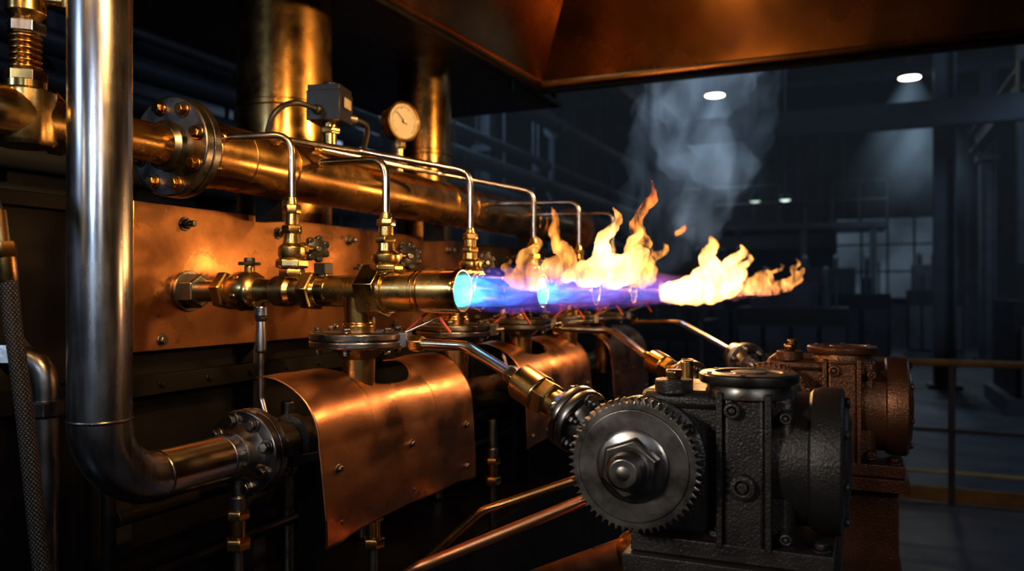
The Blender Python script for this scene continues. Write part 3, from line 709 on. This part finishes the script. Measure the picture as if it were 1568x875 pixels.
# ------------------------------------------------------------ flames
def ramp(nt,stops):
    r=nt.nodes.new('ShaderNodeValToRGB'); e=r.color_ramp.elements
    e[0].position=stops[0][0]; e[0].color=(*stops[0][1],1); e[1].position=stops[-1][0]; e[1].color=(*stops[-1][1],1)
    for p,c in stops[1:-1]: x=e.new(p); x.color=(*c,1)
    return r
def flame_mat(name,stops,axis,a0,a1,strength,nscale,lo,hi,stretch=(1,1,1),step=.6,n0=.38,n1=.62,dist=.6,absorb=0,power=1):
    m,nt,out=nodes(name); N=nt.nodes; L=nt.links
    tc=N.new('ShaderNodeTexCoord'); sep=N.new('ShaderNodeSeparateXYZ'); L.new(tc.outputs['Object'],sep.inputs[0])
    nz=N.new('ShaderNodeTexNoise'); nz.inputs['Scale'].default_value=nscale; nz.inputs['Detail'].default_value=3; nz.inputs['Distortion'].default_value=dist
    geo=N.new('ShaderNodeNewGeometry')
    mp=N.new('ShaderNodeMapping'); mp.inputs['Scale'].default_value=stretch; L.new(geo.outputs['Position'],mp.inputs[0]); L.new(mp.outputs[0],nz.inputs['Vector'])
    mr=N.new('ShaderNodeMapRange'); mr.inputs[1].default_value=a0; mr.inputs[2].default_value=a1
    L.new(sep.outputs[axis],mr.inputs[0])
    rc=ramp(nt,stops); L.new(mr.outputs[0],rc.inputs[0])
    ms=N.new('ShaderNodeMapRange'); ms.inputs[1].default_value=n0; ms.inputs[2].default_value=n1; ms.inputs[3].default_value=lo; ms.inputs[4].default_value=hi
    L.new(nz.outputs['Fac'],ms.inputs[0]); dn=ms.outputs[0]
    if power!=1: dn=MATH(nt,'POWER',dn,power)
    e=N.new('ShaderNodeEmission'); L.new(rc.outputs[0],e.inputs[0]); L.new(MATH(nt,'MULTIPLY',dn,strength),e.inputs[1])
    if absorb:
        ab=N.new('ShaderNodeVolumeAbsorption'); ab.inputs[0].default_value=(.1,.1,.1,1); ab.inputs[1].default_value=absorb
        ad=N.new('ShaderNodeAddShader'); L.new(e.outputs[0],ad.inputs[0]); L.new(ab.outputs[0],ad.inputs[1]); L.new(ad.outputs[0],out.inputs['Volume'])
    else: L.new(e.outputs[0],out.inputs['Volume'])
    try: m.cycles.volume_step_rate=step
    except Exception: pass
    return m
OR=[(0,(.85,.20,.12)),(.14,(1,.34,.09)),(.4,(1,.38,.07)),(.75,(1,.28,.04)),(1,(.95,.15,.012))]
HOT=[(0,(1,.40,.11)),(.5,(1,.48,.14)),(1,(1,.29,.04))]
FL_OR=flame_mat('flame_orange',OR,2,-.03,.26,135,34,.06,1.0,(1,1,.5),.5,.36,.66,.8,20,1.6)
FL_HOT=flame_mat('flame_hot',HOT,2,-.03,.24,300,24,.2,1.0,(1,1,.55),.5,.34,.62,.8,26,1.4)
BLS=[(0,(.06,.38,1)),(.35,(.04,.22,1)),(.7,(.07,.09,.8)),(1,(0,0,0))]
CYS=[(0,(.12,.70,1)),(.6,(.04,.32,1)),(1,(0,0,0))]
PUS=[(0,(.05,.08,.8)),(.4,(.14,.07,.55)),(.7,(.5,.12,.14)),(1,(0,0,0))]
FL_BL=flame_mat('flame_blue_core',BLS,1,0,-.25,24,50,.0,1.3,(1,.3,1),.6,.38,.64,1.0)
FL_BL2=flame_mat('flame_blue_core_soft',BLS,1,0,-.20,5,50,.0,1.3,(1,.3,1),.6,.36,.62,1.0)
FL_CY=flame_mat('flame_cyan_core',CYS,1,.03,-.10,50,70,.0,1.5,(1,.4,1),.6,.40,.64,1.0)
FL_CYB=flame_mat('flame_cyan_core_second',CYS,1,.03,-.10,26,60,.0,1.4,(1,.4,1),.6,.40,.64,1.0)
FL_PU=flame_mat('flame_violet_envelope',PUS,1,0,-.44,6,28,.0,1.4,(1,.5,1))
tx=bpy.data.textures.new('flame_clouds','CLOUDS'); tx.noise_scale=.034; tx.noise_depth=3
def flame_part(root,name,tongs,mat,vox=.004,disp=.022):
    b=Bd()
    for tg in tongs:
        P=catmull([V((w,-s,h)) for s,w,h,r in tg],7)
        R=catmull([V((r,0,0)) for s,w,h,r in tg],7)
        b.tube(P,[max(.0012,q.x) for q in R],mat,14)
    q=b.obj(name,(0,0,0),bevel=0); q.parent=root
    md=q.modifiers.new('r','REMESH'); md.mode='VOXEL'; md.voxel_size=vox; md.use_smooth_shade=True
    if disp:
        d=q.modifiers.new('d','DISPLACE'); d.texture=tx; d.strength=disp; d.mid_level=.48; d.texture_coords='GLOBAL'
    return q
def flame(k,a,tong_or,tong_hot,L=1.0):
    root=bpy.data.objects.new('gas_flame',None); root.location=W(a,.744,0); scene.collection.objects.link(root)
    flame_part(root,'blue_core',[[(-.02,0,0,.036),(.03,0,0,.034),(.12*L,0,0,.030),(.2*L,0,.004,.022),(.26*L,0,.008,.006)]],FL_BL if k<2 else FL_BL2,disp=.008)
    if k<2: flame_part(root,'cyan_core',[[(-.03,0,0,.034),(0,0,0,.034),(.04,0,0,.026),(.09,0,0,.010)]],FL_CY if k<1 else FL_CYB,disp=.006)
    flame_part(root,'violet_envelope',[[(.01,0,0,.038),(.08,0,.002,.045),(.2*L,0,.005,.048),(.34*L,0,.01,.03),(.44*L,0,.02,.006)]],FL_PU,disp=.025)
    if tong_or: flame_part(root,'orange_tongues',tong_or,FL_OR)
    if tong_hot: flame_part(root,'hot_tongues',tong_hot,FL_HOT)
def T_(s0,s1,h,r,lean=.0,w=0,base=.02):
    ds=s1-s0
    return [(s0,w,base,r*.4),(s0+ds*.6,w,base+h*.10,r),(s1,w,base+h*.32,r*.9),(s1+lean*.5-.014,w*.8,base+h*.58,r*.62),(s1+lean+.010,w*.6,base+h*.80,r*.38),(s1+lean-.004,w*.6,base+h,r*.05)]
flame(0,BA[0],[T_(.10,.145,.10,.022,.012,0,.015),T_(.13,.19,.065,.018,.03,0,.015),T_(.085,.11,.05,.011,-.01,0,.02),
   [(.16,0,.03,.006),(.22,0,.035,.014),(.28,0,.035,.013),(.33,0,.04,.008),(.36,0,.05,.002)]],None)
flame(1,BA[1],[T_(.03,.07,.20,.026,-.045),T_(.16,.25,.27,.026,.03),T_(.22,.27,.12,.018,.0)],
   [[(.05,0,.03,.010),(.10,0,.05,.024),(.16,0,.06,.032),(.22,0,.065,.026),(.26,0,.11,.008)],T_(.09,.16,.19,.030,.03)])
flame(2,BA[2],[T_(.03,.07,.16,.024,-.03),T_(.10,.17,.13,.022,.04)],
   [[(.03,0,.02,.014),(.08,0,.04,.030),(.12,0,.07,.028),(.16,0,.13,.010)],T_(.05,.11,.20,.028,.02)])
flame(3,BA[3],[T_(.01,.05,.10,.020,-.03),T_(.02,.07,.15,.018,-.01),[(.15,0,.19,.002),(.16,0,.205,.008),(.175,0,.215,.010),(.19,0,.24,.002)]],None)
flame(4,BA[4],[T_(.30,.38,.07,.024,.04),[(.28,0,0,.02),(.38,0,.01,.030),(.46,0,.015,.028),(.53,0,.04,.018),(.56,0,.09,.004)],T_(.46,.53,.11,.016,.0),T_(.36,.43,.09,.018,.04)],
   [[(-.01,0,-.010,.030),(.06,0,-.005,.050),(.14,0,.005,.062),(.22,0,.01,.056),(.29,0,.02,.038),(.33,0,.03,.01)],T_(.10,.20,.21,.052,.0),T_(.18,.27,.17,.042,.05),T_(.24,.32,.13,.026,.03)],1.25)

# smoke
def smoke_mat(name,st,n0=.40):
    return flame_mat(name,[(0,(.34,.41,.50)),(1,(.20,.28,.39))],2,-.4,.6,st,2.4,.0,1.0,(1.2,1.2,.6),.8,n0,.72,1.8)  # smoke glows by itself; its lit tone is put into emission
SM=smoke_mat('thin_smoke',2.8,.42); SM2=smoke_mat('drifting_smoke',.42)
def smoke(pts,mat,name='smoke_plume'):
    b=Bd(); c=V(pts[0][0]); P=catmull([V(p) for p,r in pts],6); R=catmull([V((r,0,0)) for p,r in pts],6)
    b.tube(P,[max(.01,q.x) for q in R],mat,24)
    q=b.obj(name,c,bevel=0); md=q.modifiers.new('r','REMESH'); md.mode='VOXEL'; md.voxel_size=.03; md.use_smooth_shade=True
    d=q.modifiers.new('d','DISPLACE'); t=bpy.data.textures.get('smk') or bpy.data.textures.new('smk','CLOUDS'); t.noise_scale=.22; d.texture=t; d.strength=.25; d.texture_coords='GLOBAL'
    return q
smoke([(W(4.1,.70,.20),.06),(W(4.2,.76,.40),.12),(W(4.3,.66,.62),.16),(W(4.4,.84,.85),.21),(W(4.4,.80,1.1),.26),(W(4.5,.6,1.4),.20)],SM)
s2=smoke([(W(5.2,1.15,.15),.08),(W(5.3,1.2,.45),.24),(W(5.4,1.1,.8),.38),(W(5.5,.95,1.15),.48),(W(5.5,.8,1.6),.4)],SM2)
# added slab of self-glowing haze, painting hall murk and fading towards the floor
hm,nh,oh=nodes('aisle_haze_glow'); e_=nh.nodes.new('ShaderNodeEmission'); e_.inputs[0].default_value=(.44,.62,.84,1)
t_=nh.nodes.new('ShaderNodeNewGeometry'); s_=nh.nodes.new('ShaderNodeSeparateXYZ'); nh.links.new(t_.outputs['Position'],s_.inputs[0])
r_=nh.nodes.new('ShaderNodeMapRange'); r_.inputs[1].default_value=.9; r_.inputs[2].default_value=2.4; r_.inputs[3].default_value=0; r_.inputs[4].default_value=.0055
nh.links.new(s_.outputs[2],r_.inputs[0]); nh.links.new(r_.outputs[0],e_.inputs[1]); nh.links.new(e_.outputs[0],oh.inputs['Volume'])
b=Bd(); b.box((5.9,-.4,3.55),(2.0,8.4,5.1),hm); q=b.obj('haze_glow_slab',(5.9,-.4,3.55),bevel=0); q.parent=s2; q.matrix_parent_inverse=Matrix.Translation(-s2.location)

# ------------------------------------------------------------ lights
w=bpy.data.worlds.new('World'); scene.world=w; w.use_nodes=True
wn=w.node_tree; wn.nodes['Background'].inputs[0].default_value=(.05,.09,.16,1); wn.nodes['Background'].inputs[1].default_value=.3
OC=(1,.50,.16)
add_light('flame_glow','POINT',W(1.47,.57,.02),5,(1,.46,.14),.02)
add_light('flame_glow','POINT',W(1.93,.54,.07),14,OC,.03)
add_light('flame_glow','POINT',W(2.39,.63,.07),12,OC,.03)
add_light('flame_glow','POINT',W(3.31,.56,.04),26,OC,.04)
SC=(1,.52,.16)
def sodium_fill(loc,target,e,size,spread=70):
    add_light('unseen_sodium_fill','AREA',loc,e,SC,size,target,spread=math.radians(spread))  # unseen area lights, added to warm the machine; no fixture modelled
sodium_fill(W(.6,.25,.93),W(1.6,1.45,.12),7.5,.11,62)
sodium_fill(W(2.6,-.2,.93),W(2.5,1.5,.35),12,.13,72)
sodium_fill(W(.3,1.1,.93),W(1.5,1.4,.3),1.0,.10,75)
add_light('offscreen_fill','AREA',W(-1.2,2.2,.9),13,(.55,.75,1),.30,W(1,1.2,0))  # unseen cool fill from the left, added for the steel pipe
add_light('offscreen_fill','AREA',W(-.9,.3,.5),1.5,(.60,.78,1),.10,W(1,1.2,.2),spread=math.radians(60))  # added narrow fill aimed at the steel supply pipe
add_light('offscreen_fill','AREA',W(-.6,1.3,.5),1.9,(1,.82,.62),.18,W(1.35,.28,-.3),spread=math.radians(50))  # added warm-neutral fill aimed at the gear, no lamp there
add_light('offscreen_fill','AREA',W(-1.0,-1.4,.8),2.4,(.95,.90,.85),.5,W(1.4,.2,-.3),spread=math.radians(60))  # added neutral fill on the gearbox from behind the camera
add_light('offscreen_fill','AREA',(8,-5,5.5),120,(.42,.64,1),2.0,(12,1,0))  # added blue area light lifting the hall background
add_light('offscreen_fill','AREA',(12,6.5,6.0),140,(.42,.64,1),2.0,(10,2,0))  # second added blue light for the hall background
# ------------------------------------------------------------ camera
cam=bpy.data.cameras.new('cam'); co=bpy.data.objects.new('camera',cam); scene.collection.objects.link(co)
co.location=(0,0,H); co.rotation_euler=(math.radians(90),0,math.radians(23.33-90)); cam.lens=28; cam.sensor_width=36; cam.shift_y=.0054; cam.clip_start=.02
cam.dof.use_dof=True; cam.dof.focus_distance=1.6; cam.dof.aperture_fstop=2.8
scene.camera=co
